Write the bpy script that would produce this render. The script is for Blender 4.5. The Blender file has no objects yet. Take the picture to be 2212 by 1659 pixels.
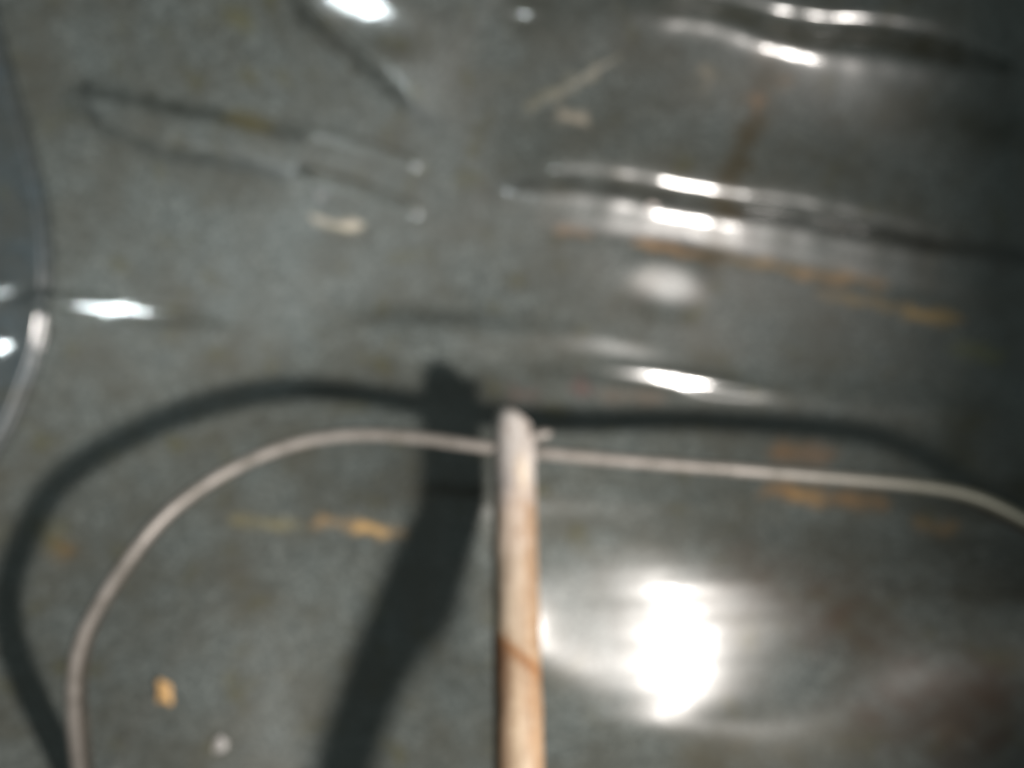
import bpy, bmesh, math, random
import numpy as np
from mathutils import Matrix, Vector
random.seed(4)
S = bpy.context.scene
C = S.collection
CM = 0.01

# ------------------------------------------------------------------ camera, world, lamps, exposure
PITCH = math.radians(62)                       # the camera looks steeply down into the oven
FW = Vector((0, math.cos(PITCH), -math.sin(PITCH)))
UP = Vector((0, math.sin(PITCH), math.cos(PITCH)))
ORG = Vector((0, -0.13, 0.40))
def world(p):                                  # metres right / up / forward of the viewer -> place in the oven
    return ORG + Vector((p[0], 0, 0)) + UP * p[1] + FW * p[2]
F = 1664.0                                     # focal length in survey pixels (a 2212 x 1659 survey)
def at(x, y, z):                               # survey bearing + distance in cm -> viewer axes, metres
    return Vector(((x - 1106) / F * z, -(y - 829.5) / F * z, z)) * CM

cam_d = bpy.data.cameras.new('camera')
cam = bpy.data.objects.new('camera', cam_d); C.objects.link(cam)
m = Matrix.Identity(4)
right = Vector((1, 0, 0))
for i in range(3):
    m[i][0] = right[i]; m[i][1] = UP[i]; m[i][2] = -FW[i]; m[i][3] = ORG[i]
cam.matrix_world = m
cam_d.sensor_width = 36; cam_d.lens = 36 * F / 2212
cam_d.clip_start = 0.01; cam_d.clip_end = 20
cam_d.dof.use_dof = True                       # the photograph is out of focus everywhere
cam_d.dof.focus_distance = 0.14
cam_d.dof.aperture_fstop = 5.4
S.camera = cam

W = bpy.data.worlds.new('World'); S.world = W; W.use_nodes = True
bg = W.node_tree.nodes['Background']
bg.inputs[0].default_value = (0.84, 1.0, 0.96, 1); bg.inputs[1].default_value = 0.15

def lamp(name, pos, target, power, size, col, spread=180):
    d = bpy.data.lights.new(name, 'AREA'); d.shape = 'DISK'; d.size = size * CM
    d.energy = power; d.color = col; d.spread = math.radians(spread)
    o = bpy.data.objects.new(name, d); C.objects.link(o)
    p = world(Vector(pos) * CM); t = world(Vector(target) * CM)
    o.location = p; o.rotation_euler = (t - p).to_track_quat('-Z', 'Y').to_euler()
    return o
KEY = (16.4, -11.4, 1.0)
lamp('torch_lamp', KEY, (-15, -1, 33), 1.34, 2.7, (1.0, 0.94, 0.885), 104)
KITCHEN = (-8, -16, -10)
lamp('kitchen_lamp', KITCHEN, (-15, 10, 33), 0.05, 2.6, (0.86, 0.97, 1.0), 44)

S.view_settings.view_transform = 'Standard'; S.view_settings.look = 'None'
S.view_settings.exposure = 0.0; S.view_settings.gamma = 1.0

# ------------------------------------------------------------------ helpers
def tag(o, label, cat, group=None):
    o['label'] = label; o['category'] = cat
    if group: o['group'] = group
def link(name, me, mat, parent=None):
    o = bpy.data.objects.new(name, me); C.objects.link(o)
    if mat: me.materials.append(mat)
    if parent:
        o.parent = parent
        o.matrix_parent_inverse = Matrix.Translation(-parent.location)
    return o
def mesh(name, verts, faces, smooth=True):
    me = bpy.data.meshes.new(name); me.from_pydata([tuple(v) for v in verts], [], faces); me.update()
    if smooth: me.polygons.foreach_set('use_smooth', [True] * len(me.polygons))
    return me
class NT:
    def __init__(s, name):
        s.m = bpy.data.materials.new(name); s.m.use_nodes = True
        s.t = s.m.node_tree; s.b = s.t.nodes['Principled BSDF']
    def n(s, typ, **kw):
        nd = s.t.nodes.new(typ)
        for k, v in kw.items(): setattr(nd, k, v)
        return nd
    def l(s, a, b): s.t.links.new(a, b)
    def noise(s, scale, detail=3, rough=0.55, coord=None):
        nd = s.n('ShaderNodeTexNoise'); nd.inputs['Scale'].default_value = scale
        nd.inputs['Detail'].default_value = detail; nd.inputs['Roughness'].default_value = rough
        if coord is None: coord = s.n('ShaderNodeTexCoord').outputs['Object']
        s.l(coord, nd.inputs['Vector']); return nd.outputs['Fac']
    def ramp(s, fac, stops):
        nd = s.n('ShaderNodeValToRGB'); e = nd.color_ramp.elements
        while len(e) < len(stops): e.new(0.5)
        for el, (p, c) in zip(e, stops): el.position = p; el.color = (*c, 1) if len(c) == 3 else c
        s.l(fac, nd.inputs[0]); return nd.outputs[0]
    def mix(s, fac, a, b, mode='MIX'):
        nd = s.n('ShaderNodeMix', data_type='RGBA', blend_type=mode)
        for sock, v in ((nd.inputs[0], fac), (nd.inputs[6], a), (nd.inputs[7], b)):
            if hasattr(v, 'default_value'): s.l(v, sock)
            elif isinstance(v, (int, float)): sock.default_value = v
            else: sock.default_value = (*v, 1)
        return nd.outputs[2]
    def bump(s, h, strength, dist):
        nd = s.n('ShaderNodeBump'); nd.inputs['Strength'].default_value = strength
        nd.inputs['Distance'].default_value = dist; s.l(h, nd.inputs['Height']); return nd.outputs[0]

# ------------------------------------------------------------------ enamel
def enamel(name, dark, mid, pale):
    e = NT(name)
    fine = e.noise(700, 2, 0.6); med = e.noise(330, 4, 0.72); big = e.noise(38, 4, 0.6)
    col = e.ramp(fine, [(0.30, dark), (0.52, mid), (0.72, pale)])
    col = e.mix(0.55, col, e.ramp(med, [(0.36, dark), (0.51, mid), (0.66, pale)]))
    col = e.mix(e.ramp(big, [(0.35, (0, 0, 0)), (0.70, (0.75, 0.75, 0.75))]), col, (0.046, 0.042, 0.030))
    olive = e.noise(75, 3, 0.5)
    col = e.mix(e.ramp(olive, [(0.60, (0, 0, 0)), (0.74, (0.55, 0.55, 0.55))]), col, (0.058, 0.055, 0.022))
    st = e.n('ShaderNodeAttribute', attribute_name='stain_shade')
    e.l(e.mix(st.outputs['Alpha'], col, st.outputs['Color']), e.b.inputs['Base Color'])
    e.b.inputs['Roughness'].default_value = 0.36
    e.b.inputs['Specular IOR Level'].default_value = 0.5
    e.b.inputs['Coat Weight'].default_value = 1.0
    dull = e.n('ShaderNodeMath', operation='MULTIPLY_ADD'); e.l(st.outputs['Alpha'], dull.inputs[0])
    dull.inputs[1].default_value = -0.9; dull.inputs[2].default_value = 1.0; dull.use_clamp = True   # grime and painted shade are matt
    e.l(dull.outputs[0], e.b.inputs['Coat Weight'])
    smear = e.ramp(e.noise(60, 4, 0.6), [(0.35, (0.10, 0.10, 0.10)), (0.70, (0.17, 0.17, 0.17))])
    e.l(smear, e.b.inputs['Coat Roughness'])
    e.b.inputs['Coat IOR'].default_value = 1.55
    nb = e.bump(e.noise(330, 2, 0.5), 0.10, 0.0006)
    e.l(nb, e.b.inputs['Normal'])
    e.l(e.bump(e.noise(120, 3, 0.55), 0.07, 0.002), e.b.inputs['Coat Normal'])
    return e.m
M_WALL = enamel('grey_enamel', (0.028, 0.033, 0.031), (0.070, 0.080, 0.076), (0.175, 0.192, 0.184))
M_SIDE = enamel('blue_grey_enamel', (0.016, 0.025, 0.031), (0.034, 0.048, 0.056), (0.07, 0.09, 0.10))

# ------------------------------------------------------------------ the pressed oven liner: base shape from surveyed depths, then pressed ribs
CP = np.array([  # bearing x, bearing y, depth cm
    (955, 785, 35.3), (620, 845, 35.3), (600, 600, 34.9), (1000, 600, 35.3), (995, 1100, 31.3), (1000, 980, 32.7), (755, 1659, 32.4), (870, 1340, 32.3), (930, 1220, 31.9),
    (100, 1040, 33.5), (10, 1400, 31.8), (150, 1650, 30.9), (420, 1400, 32.0), (420, 1659, 31.2),
    (1480, 925, 35.0), (1990, 1000, 34.4), (1430, 1100, 33.0), (1430, 1420, 31.35),
    (1880, 1380, 29.9), (2200, 1330, 28.0), (2150, 1659, 28.6), (1430, 1700, 31.2),
    (1430, 700, 35.4), (1430, 520, 35.1), (1430, 250, 33.6), (1430, -100, 31.8), (1000, 450, 34.8),
    (700, 100, 32.8), (150, 650, 33.5), (60, 200, 32.2), (2100, 500, 34.8), (2150, 0, 31.1),
    (-500, 800, 29.8), (-500, -400, 28.5), (-400, 1600, 28.6), (2700, 800, 34.3), (2700, -400, 28.2), (2700, 2000, 26.0), (2600, 1400, 25.5),
    (1106, -500, 29.8), (1106, 2100, 29.6), (300, 2100, 29.4)], float)
def tps_fit(P, lam):
    X = P[:, :2] / 1000.0; n = len(X)
    d = np.linalg.norm(X[:, None] - X[None], axis=2)
    K = np.where(d > 0, d * d * np.log(d + 1e-12), 0) + lam * np.eye(n)
    A = np.zeros((n + 3, n + 3)); A[:n, :n] = K; A[:n, n] = 1; A[:n, n+1:] = X
    A[n:, :n] = A[:n, n:].T
    b = np.zeros(n + 3); b[:n] = P[:, 2]
    w = np.linalg.solve(A, b)
    def ev(x, y):
        x = x / 1000.0; y = y / 1000.0
        z = w[n] + w[n+1] * x + w[n+2] * y
        for i in range(n):
            r2 = (x - X[i, 0]) ** 2 + (y - X[i, 1]) ** 2
            z = z + w[i] * 0.5 * r2 * np.log(r2 + 1e-12)
        return z
    return ev
sheet_fit = tps_fit(CP, 0.0015)
def dish(x, y, K, lp):                          # ellipsoid facet with viewer and lamp as foci, shaped to throw a glint
    dx, dy = (x-1106)/F, -(y-829.5)/F
    n = np.sqrt(dx*dx+dy*dy+1)
    Lx, Ly, Lz = lp
    return (K*K-(Lx*Lx+Ly*Ly+Lz*Lz))/(2*(K-(dx*Lx+dy*Ly+Lz)/n))/n
def glint_facet_k(x, y, z, lp):
    p = np.array([(x-1106)/F*z, -(y-829.5)/F*z, z]); return np.linalg.norm(p)+np.linalg.norm(p-np.array(lp))
def add_glint_facets(fn, x, y, dishes):                    # centre, half sizes, turn, depth share
    z = fn(x, y)
    for cx, cy, rx, ry, deg, w, lp in dishes:
        z0 = float(fn(np.array([float(cx)]), np.array([float(cy)]))[0])
        ca, sa = math.cos(math.radians(deg)), math.sin(math.radians(deg))
        u = ((x-cx)*ca+(y-cy)*sa)/rx; v = (-(x-cx)*sa+(y-cy)*ca)/ry
        k = w*np.exp(-(u*u+v*v)**2)
        z = z*(1-k)+dish(x, y, glint_facet_k(cx, cy, z0, lp), lp)*k
    return z
GLINT_DISHES = [(1440, 612, 90, 66, 10, 0.58, KEY)]  # added dish, shaped to mirror the torch lamp as a glow
GLINT_FLATS = [(1150, 752, 300, 46, 9, 0.45, KEY), (1445, 818, 185, 20, 8, 0.95, KEY), (242, 667, 200, 22, 6, 0.97, KITCHEN), (8, 632, 50, 24, 5, 0.97, KITCHEN), (4, 748, 50, 24, 5, 0.97, KITCHEN),
         (768, 4, 145, 74, 30, 0.98, KITCHEN), (1132, 32, 34, 24, 0, 0.95, KITCHEN)]  # facets added and angled so each lamp's glints land here
def bottom_panel(x, y):                         # the broad panel of the oven bottom, curved to mirror the lamp as glare
    z = sheet_fit(x, y)
    z0 = float(sheet_fit(np.array([1425.0]), np.array([1400.0]))[0])
    u = (x-1412)/410; v = (y-1360)/235
    k = 0.97*np.exp(-(u*u+v*v)**2)
    r2 = -np.where(x < 1445, 0.0255, 0.0115)*((x-1445)/F*z0)**2+0.0135*((y-1408)/F*z0)**2   # a saddle: dished across, domed front to back
    return z*(1-k)+(dish(x, y, glint_facet_k(1425, 1400, z0, KEY), KEY)+r2)*k
def base(x, y): return add_glint_facets(bottom_panel, x, y, GLINT_DISHES)

def seg_dist(x, y, pts):
    """distance to a polyline, signed side (+ = below / right of travel) and run 0..1"""
    best = np.full(x.shape, 1e9); side = np.zeros(x.shape); run = np.zeros(x.shape)
    L = [math.dist(pts[i], pts[i+1]) for i in range(len(pts)-1)]; T = sum(L); acc = 0
    for i in range(len(pts)-1):
        (ax, ay), (bx, by) = pts[i], pts[i+1]
        dx, dy = bx-ax, by-ay; ll = dx*dx+dy*dy
        t = np.clip(((x-ax)*dx+(y-ay)*dy)/ll, 0, 1)
        d = np.hypot(x-(ax+t*dx), y-(ay+t*dy))
        s = np.sign(dx*(y-ay)-dy*(x-ax))
        m_ = d < best
        best = np.where(m_, d, best); side = np.where(m_, s, side)
        run = np.where(m_, (acc+t*L[i])/T, run); acc += L[i]
    return best, side, run
def smooth(pts, n=6):                           # Catmull-Rom through the points
    P = [np.array(p, float) for p in pts]; P = [2*P[0]-P[1]] + P + [2*P[-1]-P[-2]]; out = []
    for i in range(1, len(P)-2):
        for k in range(n):
            t = k/n
            out.append(tuple(0.5*((2*P[i])+(P[i+1]-P[i-1])*t+(2*P[i-1]-5*P[i]+4*P[i+1]-P[i+2])*t*t+(3*P[i]-P[i-1]-3*P[i+1]+P[i+2])*t**3)))
    out.append(tuple(P[-2])); return out
def sstep(a, b, v):
    t = np.clip((v-a)/(b-a), 0, 1); return t*t*(3-2*t)
def rib(x, y, pts, w, h, fade=(0.12, 0.12)):    # rounded rib (h > 0 towards the viewer) along a line
    d, s, r = seg_dist(x, y, smooth(pts))
    f = np.ones_like(d)
    if fade[0]: f = f * sstep(0, fade[0], r)
    if fade[1]: f = f * sstep(0, fade[1], 1-r)
    return h * np.exp(-(d/w)**2) * f
def step(x, y, pts, w, h, reach, fade=(0.1, 0.1)):   # a pressed ledge: drops by h across the line and eases back over `reach`
    d, s, r = seg_dist(x, y, smooth(pts))
    f = np.ones_like(d)
    if fade[0]: f = f * sstep(0, fade[0], r)
    if fade[1]: f = f * sstep(0, fade[1], 1-r)
    sd = d*s
    return h * (1/(1+np.exp(-sd/w))) * np.exp(-np.clip(sd, 0, None)**2/reach**2) * f

FINGER = [(195, 225), (380, 275), (600, 320), (760, 365), (930, 430)]
LEDGE = [(1040, 412), (1120, 400), (1230, 393), (1340, 405), (1460, 428), (1580, 448), (1700, 462), (1950, 515), (2260, 580), (2500, 630)]
LEDGE2 = [(1330, 20), (1440, 10), (1560, 22), (1680, 58), (1790, 74), (1900, 82), (2100, 122), (2300, 172), (2500, 225)]
SEAM = [(-60, -260), (-20, 0), (10, 120), (45, 250), (80, 380), (100, 500), (102, 620), (85, 740), (50, 850), (0, 960), (-90, 1080), (-260, 1250), (-500, 1420)]
def relief(x, y):                               # centimetres towards the viewer
    h = np.zeros_like(x)
    # panel pressed above the V
    h += step(x, y, [(1010, 300), (900, 240), (780, 140), (640, 30), (480, -120)], 14, 0.50, 300, (0.62, 0.02))
    h += step(x, y, [(1560, -160), (1380, 40), (1290, 120), (1140, 235), (1020, 300)], 30, 0.05, 120, (0.1, 0.3))
    h += rib(x, y, [(1120, 250), (1220, 185), (1330, 115)], 9, 0.03)
    h += rib(x, y, [(480, -140), (620, 0), (720, 85), (900, 245)], 17, -0.34, (0, 0.35))
    # long finger pressed into the left
    d, s, r = seg_dist(x, y, smooth(FINGER))
    h += 0.22 * np.exp(-(d/46)**4) * (1 - sstep(0.22, 0.85, r))
    h += rib(x, y, [(640, 370), (760, 400), (920, 462)], 10, 0.10)
    h += rib(x, y, [(650, 280), (780, 310), (920, 362)], 10, 0.07)
    # ledges pressed across the right half: the sheet above each line stands nearer
    h += step(x, y, LEDGE[::-1], 13, 0.74, 130, (0.45, 0.12))
    h += step(x, y, LEDGE2[::-1], 19, 0.98, 150, (0.45, 0.12))
    for line in (LEDGE, LEDGE2):                # ripple added along the ledges to break up their glints
        d, s, r = seg_dist(x, y, smooth(line))
        h += (0.010*np.sin(x/23.0+0.8+1.5*np.sin(x/71)) + 0.004*np.sin(x/12.0+y/40)) * np.exp(-(d/75)**2)
    h += rib(x, y, [(1100, 490), (1300, 505), (1480, 526), (1700, 566), (2000, 630), (2300, 695)], 24, -0.05, (0.15, 0.3))
    # the bend between back and bottom
    h += rib(x, y, [(500, 690), (900, 750), (1150, 785), (1430, 818), (1700, 850), (2100, 890), (2500, 930)], 30, 0.10, (0.25, 0.2))
    # pressed bottom panel
    h += step(x, y, [(2600, 1190), (2100, 1140), (1800, 1118), (1400, 1100), (1100, 1100), (850, 1125), (600, 1120), (420, 1130)][::-1], 10, -0.18, 500, (0.15, 0.05))
    h += step(x, y, [(850, 1556), (1000, 1552), (1200, 1548), (1430, 1552), (1600, 1546), (1850, 1535)], 15, 0.20, 300, (0.25, 0.3))
    h += 0.0045*np.sin(y/15.0+0.9*np.sin(x/90))*np.exp(-((x-1450)/330)**2-((y-1330)/190)**4) + 0.0018*np.sin(y/7.0+x/160)*np.exp(-((x-1450)/330)**2-((y-1330)/190)**4)
    # left ledge with the cool glint
    h += rib(x, y, [(-300, 610), (-50, 632), (120, 655), (250, 672), (420, 690)], 16, 0.04, (0.1, 0.3))
    h += rib(x, y, [(-300, 740), (-20, 748), (100, 755)], 14, 0.04, (0.1, 0.3))
    # rolled joint with the side wall
    d, s, r = seg_dist(x, y, smooth(SEAM))
    h += -0.25 * np.exp(-(d/9)**2) + 0.02 * np.exp(-((d*s-22)/14)**2)
    # gentle unevenness of the pressed sheet
    h += 0.012*np.sin(x/61+1.3*np.sin(y/83)) + 0.010*np.sin(y/47+1.7*np.sin(x/97))
    return h
def depth(x, y):
    x = np.asarray(x, float); y = np.asarray(y, float)
    return add_glint_facets(lambda a, b: base(a, b) - relief(a, b), x, y, GLINT_FLATS)

STAINS_AND_SHADE = [  # polyline, width, colour, strength; real stains plus painted shade and highlights
    ([(215, 205), (270, 216), (400, 238), (520, 262), (640, 292)], 17, (0.016, 0.019, 0.016), 0.9),  # shade painted on the finger's upper edge
    ([(215, 272), (260, 298), (380, 338), (520, 358), (650, 374)], 17, (0.016, 0.019, 0.016), 0.9),  # shade painted on the finger's lower edge
    ([(1452, 462), (1470, 506)], 17, (0.030, 0.028, 0.024), 0.9), ([(1596, 470), (1616, 512)], 19, (0.034, 0.028, 0.020), 0.9),  # dark matt marks added to split the glint under the ledge
    ([(1380, 505), (1560, 535), (1700, 560)], 12, (0.030, 0.028, 0.024), 0.75),
    ([(186, 188), (190, 232), (206, 264)], 15, (0.016, 0.018, 0.016), 0.9),  # shade painted round the finger's left end
    ([(1045, 412), (1130, 400), (1240, 398), (1340, 412), (1450, 436), (1580, 458), (1720, 478), (1980, 520), (2230, 556)], 20, (0.022, 0.024, 0.021), 0.8),  # painted shade on the flank of the ledge
    ([(1200, 488), (1330, 500), (1500, 522), (1620, 535)], 12, (0.026, 0.024, 0.020), 0.6),  # painted shade in the groove below the ledge
    ([(1560, 22), (1680, 62), (1790, 78), (1900, 85), (2060, 115)], 24, (0.026, 0.026, 0.014), 0.75),  # painted shade on the flank of the upper ledge
    ([(1500, 640), (1540, 590)], 22, (0.05, 0.045, 0.04), 0.6), ([(1370, 655), (1420, 600)], 10, (0.06, 0.05, 0.045), 0.5),
    ([(1465, 1292), (1560, 1300)], 9, (0.05, 0.05, 0.042), 0.8), ([(1500, 1478), (1600, 1486)], 9, (0.05, 0.05, 0.042), 0.85),
    ([(640, 25), (740, 112), (820, 178), (900, 246), (960, 280)], 13, (0.022, 0.024, 0.020), 0.8),  # painted shade down the crease of the V
    ([(1150, 20), (1260, 10), (1400, 20)], 45, (0.034, 0.038, 0.032), 0.6),
    ([(1385, 530), (1600, 564), (1750, 592), (1910, 616)], 8, (0.19, 0.13, 0.07), 0.75),
    ([(1780, 636), (1960, 668), (2060, 690)], 10, (0.18, 0.125, 0.06), 0.7),
    ([(690, 1128), (760, 1135), (870, 1150)], 12, (0.25, 0.165, 0.08), 0.75),
    ([(780, 1140), (830, 1145)], 10, (0.40, 0.26, 0.11), 0.8),
    ([(500, 1125), (640, 1132)], 12, (0.20, 0.17, 0.08), 0.5),
    ([(1385, 528), (1480, 545), (1530, 550)], 9, (0.24, 0.15, 0.08), 0.8),
    ([(1210, 495), (1260, 505)], 9, (0.17, 0.10, 0.05), 0.7),
    ([(1610, 565), (1700, 580)], 8, (0.20, 0.14, 0.07), 0.7),
    ([(1740, 588), (1900, 612)], 13, (0.23, 0.155, 0.085), 0.8),
    ([(1790, 640), (1960, 670)], 10, (0.16, 0.12, 0.06), 0.6),
    ([(1970, 675), (2055, 688)], 14, (0.30, 0.20, 0.075), 0.85),
    ([(2080, 755), (2150, 770)], 20, (0.16, 0.16, 0.07), 0.6),
    ([(1690, 975), (1780, 980)], 22, (0.15, 0.09, 0.05), 0.8),
    ([(1660, 1058), (1760, 1068), (1900, 1090)], 17, (0.20, 0.12, 0.055), 0.8),
    ([(1720, 1068), (1765, 1072)], 14, (0.28, 0.17, 0.07), 0.7),
    ([(1990, 1130), (2050, 1142)], 16, (0.16, 0.10, 0.04), 0.7),
    ([(1660, 130), (1640, 230), (1600, 330), (1570, 400), (1545, 540)], 31, (0.040, 0.029, 0.010), 0.95),
    ([(1640, 215), (1635, 235)], 12, (0.17, 0.10, 0.05), 0.6),
    ([(1700, 170), (1690, 185)], 20, (0.14, 0.10, 0.06), 0.5),
    ([(1530, 140), (1525, 185)], 11, (0.20, 0.18, 0.14), 0.6),
    ([(1140, 235), (1230, 175), (1330, 120)], 7, (0.22, 0.20, 0.14), 0.5),
    ([(1200, 215), (1290, 155)], 7, (0.22, 0.19, 0.13), 0.5),
    ([(1215, 252), (1262, 252)], 13, (0.34, 0.30, 0.24), 0.8),
    ([(690, 425), (700, 432)], 10, (0.22, 0.21, 0.22), 0.6),
    ([(682, 478), (715, 488), (770, 488)], 9, (0.42, 0.38, 0.31), 0.85),  # painted highlight streak
    ([(130, 1180), (138, 1186)], 22, (0.13, 0.075, 0.02), 0.8),
    ([(95, 1140), (110, 1150)], 30, (0.075, 0.07, 0.03), 0.6),
    ([(520, 255), (560, 265)], 22, (0.075, 0.062, 0.02), 0.6),
    ([(500, 30), (525, 50)], 26, (0.075, 0.07, 0.025), 0.6),
    ([(1255, 820), (1258, 840)], 16, (0.10, 0.055, 0.05), 0.7),
    ([(1110, 850), (1150, 858)], 16, (0.10, 0.06, 0.05), 0.6),
    ([(1300, 850), (1420, 862)], 14, (0.12, 0.09, 0.07), 0.6),
    ([(2040, 1570), (2070, 1590)], 26, (0.17, 0.12, 0.07), 0.7),
    ([(2080, 1640), (2150, 1600), (2130, 1500)], 60, (0.030, 0.018, 0.012), 0.8),
    ([(1760, 1370), (1800, 1330)], 40, (0.055, 0.038, 0.030), 0.5),
    ([(2080, 900), (2060, 1000)], 60, (0.030, 0.030, 0.015), 0.6),
    ([(1620, 1250), (1800, 1300), (1950, 1450), (2100, 1560)], 85, (0.042, 0.028, 0.018), 0.6),
    ([(1880, 1560), (2150, 1480)], 70, (0.038, 0.023, 0.014), 0.7),
    ([(1500, 1640), (1800, 1600)], 60, (0.055, 0.046, 0.026), 0.5),
    ([(1900, 230), (2100, 280), (2300, 300)], 50, (0.030, 0.030, 0.016), 0.7),
]
def stain_shade_rgba(x, y):
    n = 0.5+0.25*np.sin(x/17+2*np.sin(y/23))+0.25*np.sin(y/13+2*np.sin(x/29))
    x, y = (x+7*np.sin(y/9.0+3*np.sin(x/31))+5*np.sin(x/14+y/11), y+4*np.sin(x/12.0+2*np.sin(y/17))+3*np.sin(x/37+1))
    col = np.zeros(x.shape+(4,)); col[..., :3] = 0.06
    for pts, w, c, a in STAINS_AND_SHADE:
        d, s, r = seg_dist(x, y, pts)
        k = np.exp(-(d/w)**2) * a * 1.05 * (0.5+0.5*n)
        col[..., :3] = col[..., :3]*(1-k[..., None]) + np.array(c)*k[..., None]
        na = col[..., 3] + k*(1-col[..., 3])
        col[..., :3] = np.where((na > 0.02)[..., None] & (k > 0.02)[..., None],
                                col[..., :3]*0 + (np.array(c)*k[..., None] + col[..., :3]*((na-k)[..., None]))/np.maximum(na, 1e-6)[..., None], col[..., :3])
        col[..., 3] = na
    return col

NX, NY = 760, 600
gx = np.linspace(-420, 2640, NX); gy = np.linspace(-380, 2060, NY)
GX, GY = np.meshgrid(gx, gy)
GZ = depth(GX, GY)
PX = (GX-1106)/F*GZ*CM; PY = -(GY-829.5)/F*GZ*CM; PZ = GZ*CM
WX = ORG.x+PX; WY = ORG.y+PY*UP.y+PZ*FW.y; WZ = ORG.z+PY*UP.z+PZ*FW.z
VV = np.stack([WX, WY, WZ], -1).reshape(-1, 3)
COL = stain_shade_rgba(GX, GY).reshape(-1, 4)
ds, ss, rs = seg_dist(GX, GY, smooth(SEAM))
SIDE = ((ds*ss) > 0)                             # + side of the seam line as travelled downwards
def sheet(name, mask, mat, label):
    q = mask[:-1, :-1]
    I = np.arange(NX*NY).reshape(NY, NX)
    quads = np.stack([I[:-1, :-1][q], I[1:, :-1][q], I[1:, 1:][q], I[:-1, 1:][q]], -1)
    used, inv = np.unique(quads, return_inverse=True); inv = inv.reshape(-1, 4)
    me = bpy.data.meshes.new(name)
    me.vertices.add(len(used)); me.vertices.foreach_set('co', VV[used].astype(np.float32).ravel())
    me.loops.add(inv.size); me.loops.foreach_set('vertex_index', inv.astype(np.int32).ravel())
    me.polygons.add(len(inv)); me.polygons.foreach_set('loop_start', np.arange(0, inv.size, 4, dtype=np.int32))
    me.polygons.foreach_set('use_smooth', np.ones(len(inv), bool))
    me.update(calc_edges=True); me.validate()
    a = me.color_attributes.new('stain_shade', 'FLOAT_COLOR', 'POINT'); a.data.foreach_set('color', COL[used].astype(np.float32).ravel())
    o = link(name, me, mat); o['kind'] = 'structure'; o['label'] = label
    return o
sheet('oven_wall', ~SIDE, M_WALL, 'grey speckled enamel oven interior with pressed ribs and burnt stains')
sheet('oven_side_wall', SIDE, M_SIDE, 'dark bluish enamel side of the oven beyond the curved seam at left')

# ------------------------------------------------------------------ the wire rack
def rack_z(y): return 30.5/(1+0.545*(y-829.5)/F)
def sweep(path, ring, caps=True):
    """path: list of (point, right, up) in viewer metres; ring: list of (r, u) offsets in metres"""
    V = []; Fc = []; n = len(ring)
    for p, a, b in path:
        for r, u in ring: V.append(world(p+a*r+b*u))
    for i in range(len(path)-1):
        for k in range(n):
            Fc.append((i*n+k, i*n+(k+1) % n, (i+1)*n+(k+1) % n, (i+1)*n+k))
    if caps: Fc.append(tuple(range(n))[::-1]); Fc.append(tuple((len(path)-1)*n+k for k in range(n)))
    return V, Fc
mw = NT('dull_wire')
wn = mw.noise(140, 3, 0.6)
wpos = mw.n('ShaderNodeSeparateXYZ'); mw.l(mw.n('ShaderNodeTexCoord').outputs['Object'], wpos.inputs[0])
wcol = (mw.ramp(wn, [(0.3, (0.095, 0.086, 0.074)), (0.6, (0.175, 0.160, 0.146)), (0.8, (0.110, 0.100, 0.080))]))
olive_end = mw.ramp(mw.n('ShaderNodeMath').outputs[0], [(0.0, (0, 0, 0)), (1.0, (1, 1, 1))])
old = [n_ for n_ in mw.t.nodes if n_.type == 'MATH'][0]; old.operation = 'MULTIPLY_ADD'; old.inputs[1].default_value = 10.0; old.inputs[2].default_value = -0.8
mw.l(wpos.outputs[0], old.inputs[0])
mw.l(mw.mix(olive_end, wcol, (0.085, 0.088, 0.066)), mw.b.inputs['Base Color'])   # darker olive towards the right end
mw.b.inputs['Metallic'].default_value = 0.25; mw.b.inputs['Roughness'].default_value = 0.5
mw.l(mw.bump(mw.noise(700, 2, 0.5), 0.15, 0.0005), mw.b.inputs['Normal'])

rack = bpy.data.objects.new('wire_rack', None); C.objects.link(rack)
rack.location = world(at(1110, 967, 30.2))
tag(rack, 'pale rusty wire oven rack with one thick middle bar, casting dark shadows on grey enamel', 'oven rack')

WIRE = smooth([(230, 1960), (196, 1800), (172, 1690), (160, 1590), (154, 1500), (164, 1410), (186, 1350), (240, 1257), (318, 1150), (383, 1088), (450, 1040),
        (512, 1006), (580, 976), (650, 953), (720, 941), (790, 937), (870, 941), (960, 953), (1060, 967), (1170, 977), (1300, 990), (1450, 1003), (1606, 1015), (1740, 1026),
        (1856, 1036), (1950, 1044), (2056, 1058), (2130, 1080), (2212, 1122), (2315, 1182), (2420, 1262), (2510, 1385), (2560, 1600), (2570, 1850)], 4)
ZW = ([0, 936, 1090, 1180, 1400, 1500, 1590, 1640, 1700, 1960], [29.6, 29.5, 28.0, 27.2, 27.1, 27.5, 28.3, 29.0, 29.7, 30.6])
pp = [at(x, y, rack_z(y) if x > 720 else float(np.interp(y, *ZW))) for x, y in WIRE]   # the left arm dips to the oven bottom
for _ in range(6): pp = [pp[0]]+[(pp[i-1]+pp[i]*2+pp[i+1])/4 for i in range(1, len(pp)-1)]+[pp[-1]]
path = []
for i, p in enumerate(pp):
    t = (pp[min(i+1, len(pp)-1)]-pp[max(i-1, 0)]).normalized()
    u = Vector((0, -0.10, 1)); u = (u-t*u.dot(t)).normalized(); a = t.cross(u)
    path.append((p, a, u))
rw = 0.0024
ring = [(rw*math.cos(q), rw*math.sin(q)) for q in [2*math.pi*(k+0.5)/16 for k in range(16)]]
v, f = sweep(path, ring)
link('frame_wire', mesh('frame_wire', v, f), mw.m, rack)
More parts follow.
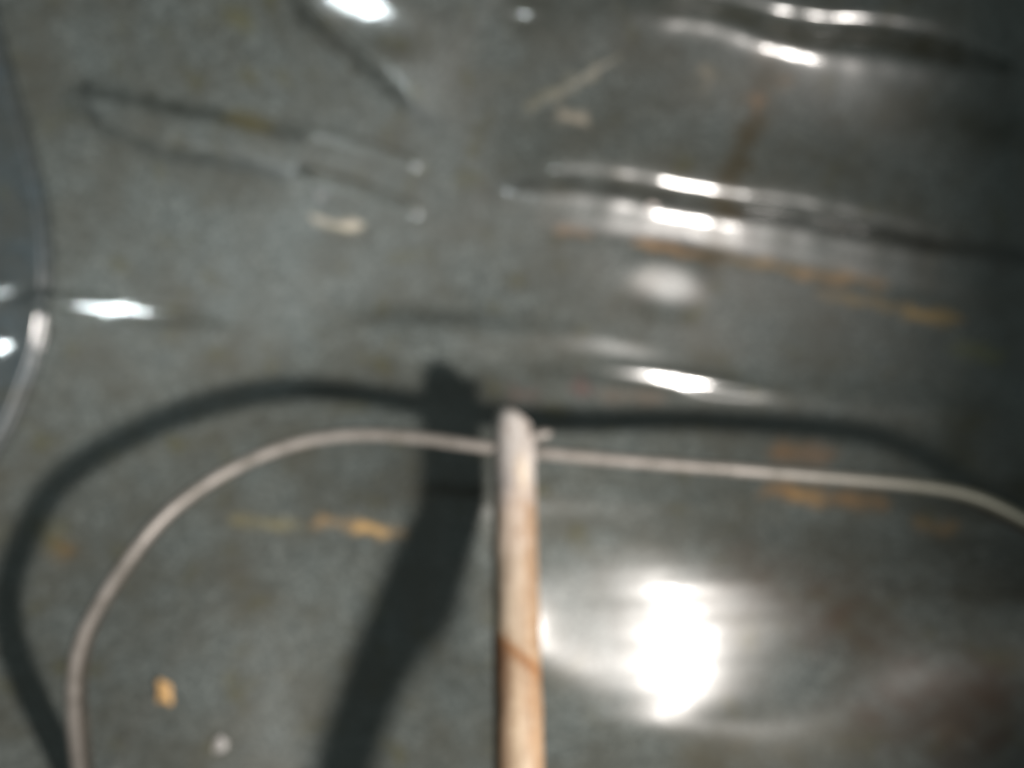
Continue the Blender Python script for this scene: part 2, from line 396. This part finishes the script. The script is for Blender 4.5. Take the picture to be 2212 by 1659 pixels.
# the dark oxidised band that stands on edge under the pale wire
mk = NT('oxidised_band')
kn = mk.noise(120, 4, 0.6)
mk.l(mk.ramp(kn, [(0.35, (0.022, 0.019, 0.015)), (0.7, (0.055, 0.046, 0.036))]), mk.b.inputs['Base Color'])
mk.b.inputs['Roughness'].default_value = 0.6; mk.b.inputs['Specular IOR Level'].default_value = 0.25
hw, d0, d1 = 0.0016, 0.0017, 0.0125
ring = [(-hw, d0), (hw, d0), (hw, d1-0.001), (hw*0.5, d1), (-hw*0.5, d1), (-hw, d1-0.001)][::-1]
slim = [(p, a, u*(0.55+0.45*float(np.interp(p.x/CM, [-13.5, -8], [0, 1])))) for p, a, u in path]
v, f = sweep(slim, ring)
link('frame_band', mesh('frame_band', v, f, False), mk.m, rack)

# thick middle bar: rounded slanting tip, rust and burnt-on brown stains
tipp = at(1108, 884, 30.2); endp = at(1127, 2060, 21.8)
ax = (endp-tipp); L = ax.length; ax.normalize()
bu = Vector((0, 0, 1)); bu = (bu-ax*bu.dot(ax)).normalized(); ba = ax.cross(bu)
if ba.x < 0: ba = -ba
R = 0.0080
prof = [(0.0, 0.02), (0.0003, 0.30), (0.0010, 0.55), (0.0022, 0.76), (0.0040, 0.88), (0.0065, 0.94), (0.010, 0.97), (0.0135, 1.0)]
tt = 0.018
while tt < L: prof.append((tt, 1.0)); tt += 0.004
V = []; Fc = []; N = 40; cols = []
for j, (t, r) in enumerate(prof):
    sl = 0.62*math.exp(-t/0.008)
    for k in range(N):
        q = 2*math.pi*k/N; lx = R*r*math.cos(q); lu = R*r*math.sin(q)
        wob = 1+0.012*math.sin(3*q+t*180)+0.010*math.sin(t*420+q)
        bulge = 0.0008*math.exp(-((t-0.0155)/0.006)**2)*max(0, math.cos(q))
        P = tipp+ax*(t+sl*(lx+R*0.45*r))+ba*(lx*wob+bulge)+bu*(lu*wob)
        V.append(world(P)); cols.append((t*100, lx/R, lu/R))
for j in range(len(prof)-1):
    for k in range(N): Fc.append((j*N+k, (j+1)*N+k, (j+1)*N+(k+1) % N, j*N+(k+1) % N))
Fc.append(tuple(range(N))); Fc.append(tuple((len(prof)-1)*N+k for k in range(N))[::-1])
me = mesh('middle_bar', V, Fc)
uvn = me.attributes.new('along', 'FLOAT_VECTOR', 'POINT')
uvn.data.foreach_set('vector', np.array(cols, np.float32).ravel())
mb = NT('rusty_bar')
at_ = mb.n('ShaderNodeAttribute', attribute_name='along'); sx = mb.n('ShaderNodeSeparateXYZ'); mb.l(at_.outputs['Vector'], sx.inputs[0])
def math_(e, op, a, b=None, c=None):
    nd = e.n('ShaderNodeMath', operation=op)
    for i, v_ in enumerate((a, b, c)):
        if v_ is None: continue
        if hasattr(v_, 'default_value'): e.l(v_, nd.inputs[i])
        else: nd.inputs[i].default_value = v_
    return nd.outputs[0]
T_, X_ = sx.outputs[0], sx.outputs[1]
nz = mb.noise(160, 3, 0.6)
wv = math_(mb, 'MULTIPLY_ADD', math_(mb, 'SUBTRACT', nz, 0.5), 2.2, T_)
tn = math_(mb, 'DIVIDE', wv, 18.0)
col = mb.ramp(tn, [(0.0, (0.47, 0.445, 0.425)), (0.10, (0.37, 0.35, 0.335)), (0.18, (0.31, 0.29, 0.28)), (0.24, (0.34, 0.285, 0.24)), (0.36, (0.28, 0.23, 0.18)), (0.52, (0.25, 0.20, 0.145)), (0.85, (0.30, 0.25, 0.18))])
# warm rust down the right flank from just under the joint
rt = mb.ramp(math_(mb, 'ADD', math_(mb, 'MULTIPLY', X_, 0.9), math_(mb, 'MULTIPLY', math_(mb, 'SUBTRACT', nz, 0.5), 0.9)), [(0.15, (0, 0, 0)), (0.60, (0.8, 0.8, 0.8))])
rt = mb.mix(mb.ramp(tn, [(0.16, (0, 0, 0)), (0.22, (1, 1, 1))]), (0, 0, 0), rt)
col = mb.mix(rt, col, (0.215, 0.142, 0.085))
# painted cream highlight under the joint
def blob(cx, ct, rx, rt_):
    a = math_(mb, 'POWER', math_(mb, 'ABSOLUTE', math_(mb, 'DIVIDE', math_(mb, 'SUBTRACT', X_, cx), rx)), 2)
    b = math_(mb, 'POWER', math_(mb, 'ABSOLUTE', math_(mb, 'DIVIDE', math_(mb, 'SUBTRACT', T_, ct), rt_)), 2)
    return math_(mb, 'POWER', 2.718, math_(mb, 'MULTIPLY', math_(mb, 'ADD', a, b), -1))
col = mb.mix(blob(0.38, 2.9, 0.35, 0.7), col, (0.46, 0.40, 0.33))
# burnt edge: a slanting line, darkest on the left flank
TB = 9.3
tl = math_(mb, 'SUBTRACT', T_, math_(mb, 'MULTIPLY_ADD', X_, 0.65, TB))
line = mb.ramp(math_(mb, 'ADD', math_(mb, 'DIVIDE', tl, 6.0), 0.5), [(0.44, (0, 0, 0)), (0.49, (0.95, 0.95, 0.95)), (0.57, (0.25, 0.25, 0.25)), (0.9, (0.10, 0.10, 0.10))])
col = mb.mix(line, col, (0.15, 0.068, 0.024))
lf = mb.ramp(X_, [(0.0, (0, 0, 0))]); 
left = mb.ramp(math_(mb, 'MULTIPLY_ADD', X_, -0.5, 0.5), [(0.58, (0, 0, 0)), (0.76, (1, 1, 1))])
leftT = mb.ramp(math_(mb, 'ADD', math_(mb, 'DIVIDE', tl, 10.0), 0.4), [(0.38, (0, 0, 0)), (0.42, (0.95, 0.95, 0.95)), (0.60, (0.6, 0.6, 0.6)), (1.0, (0.5, 0.5, 0.5))])
col = mb.mix(mb.mix(1.0, left, leftT, 'MULTIPLY'), col, (0.105, 0.052, 0.026))
# lengthwise streaks and mottling
cv = mb.n('ShaderNodeCombineXYZ'); mb.l(math_(mb, 'MULTIPLY', T_, 0.35), cv.inputs[0]); mb.l(math_(mb, 'MULTIPLY', X_, 2.6), cv.inputs[1]); mb.l(sx.outputs[2], cv.inputs[2])
stk = mb.noise(1.6, 4, 0.65, cv.outputs[0])
col = mb.mix(mb.ramp(stk, [(0.40, (0.5, 0.5, 0.5)), (0.56, (0, 0, 0))]), col, mb.mix(1.0, col, (0.52, 0.44, 0.38), 'MULTIPLY'))
col = mb.mix(mb.ramp(mb.noise(330, 3, 0.6), [(0.52, (0, 0, 0)), (0.70, (0.6, 0.6, 0.6))]), col, mb.mix(1.0, col, (0.66, 0.56, 0.50), 'MULTIPLY'))
mb.l(col, mb.b.inputs['Base Color'])
mb.b.inputs['Roughness'].default_value = 0.42; mb.b.inputs['Specular IOR Level'].default_value = 0.35
mb.l(mb.bump(mb.noise(420, 3, 0.6), 0.2, 0.0006), mb.b.inputs['Normal'])
bar = link('middle_bar', me, mb.m, rack)
bar['label'] = 'thick bar with a pale rounded tip and brown burnt stains'

# stub of wire that pokes out of the joint
s0 = at(1128, 948, 29.3); s1 = at(1192, 936, 29.2)
sp = []
for k in range(9):
    t = k/8; p = s0.lerp(s1, t)+Vector((0, 0.0004*math.sin(t*3.1), 0))
    sp.append((p, Vector((0, 1, 0)), Vector((0, 0, 1)), 0.0023*(1.15-0.30*t)*(1 if k < 7 else (0.85 if k == 7 else 0.4))))
V = []; Fc = []; N = 14
for p, a, b, r in sp:
    for k in range(N):
        q = 2*math.pi*k/N; V.append(world(p+a*r*math.cos(q)+b*r*math.sin(q)))
for j in range(8):
    for k in range(N): Fc.append((j*N+k, j*N+(k+1) % N, (j+1)*N+(k+1) % N, (j+1)*N+k))
Fc.append(tuple(range(N))[::-1]); Fc.append(tuple(8*N+k for k in range(N)))
me = mesh('wire_stub', V, Fc); o = link('wire_stub', me, mw.m, bar); o.matrix_parent_inverse = bar.matrix_parent_inverse.inverted() @ Matrix.Identity(4) if False else Matrix.Identity(4)

# ------------------------------------------------------------------ crumbs lying on the enamel, one blob standing in for a glint
def crumb(name, x, y, sx_, sy_, h, colr, label, cat, seed):
    e = NT(name+'_crust'); nn = e.noise(500, 3, 0.6)
    e.l(e.ramp(nn, [(0.3, tuple(c*0.6 for c in colr)), (0.65, colr)]), e.b.inputs['Base Color']); e.b.inputs['Roughness'].default_value = 0.7
    z = float(depth(np.array([x]), np.array([y]))[0])
    p = at(x, y, z-0.02); rnd = random.Random(seed)
    bm = bmesh.new(); bmesh.ops.create_icosphere(bm, subdivisions=3, radius=1)
    ph = [rnd.uniform(0, 6) for _ in range(6)]
    for v_ in bm.verts:
        c = v_.co; k = 1+0.20*math.sin(3*c.x+ph[0]+2*c.y)+0.16*math.sin(4*c.y+ph[1]+3*c.z)+0.10*math.sin(7*c.x+ph[2])
        q = Vector((c.x*sx_*k, c.y*sy_*k, c.z*h*k))*CM
        v_.co = world(p+q)-world(p)
    me_ = bpy.data.meshes.new(name); bm.to_mesh(me_); bm.free()
    me_.polygons.foreach_set('use_smooth', [True]*len(me_.polygons))
    o_ = link(name, me_, e.m); o_.location = world(p); tag(o_, label, cat, 'crumbs on the enamel')
crumb('crumb', 354, 1497, 0.40, 0.46, 0.16, (0.50, 0.31, 0.13), 'orange brown crumb on grey enamel inside the wire loop, lower left', 'crumb', 1)
crumb('crumb', 474, 1609, 0.26, 0.30, 0.14, (0.36, 0.35, 0.34), 'small pale whitish crumb near the thick slanting shadow at the bottom', 'crumb', 2)
crumb('crumb', 1408, 444, 0.24, 0.16, 0.14, (0.75, 0.68, 0.64), 'tiny pale blob standing in for a glint on the enamel under the bright ledge, upper right', 'crumb', 3)  # no real crumb: pale blob added in place of a glint
crumb('crumb', 154, 1440, 0.10, 0.10, 0.10, (0.45, 0.40, 0.32), 'tiny tan speck beside the left bend of the wire', 'crumb', 5)
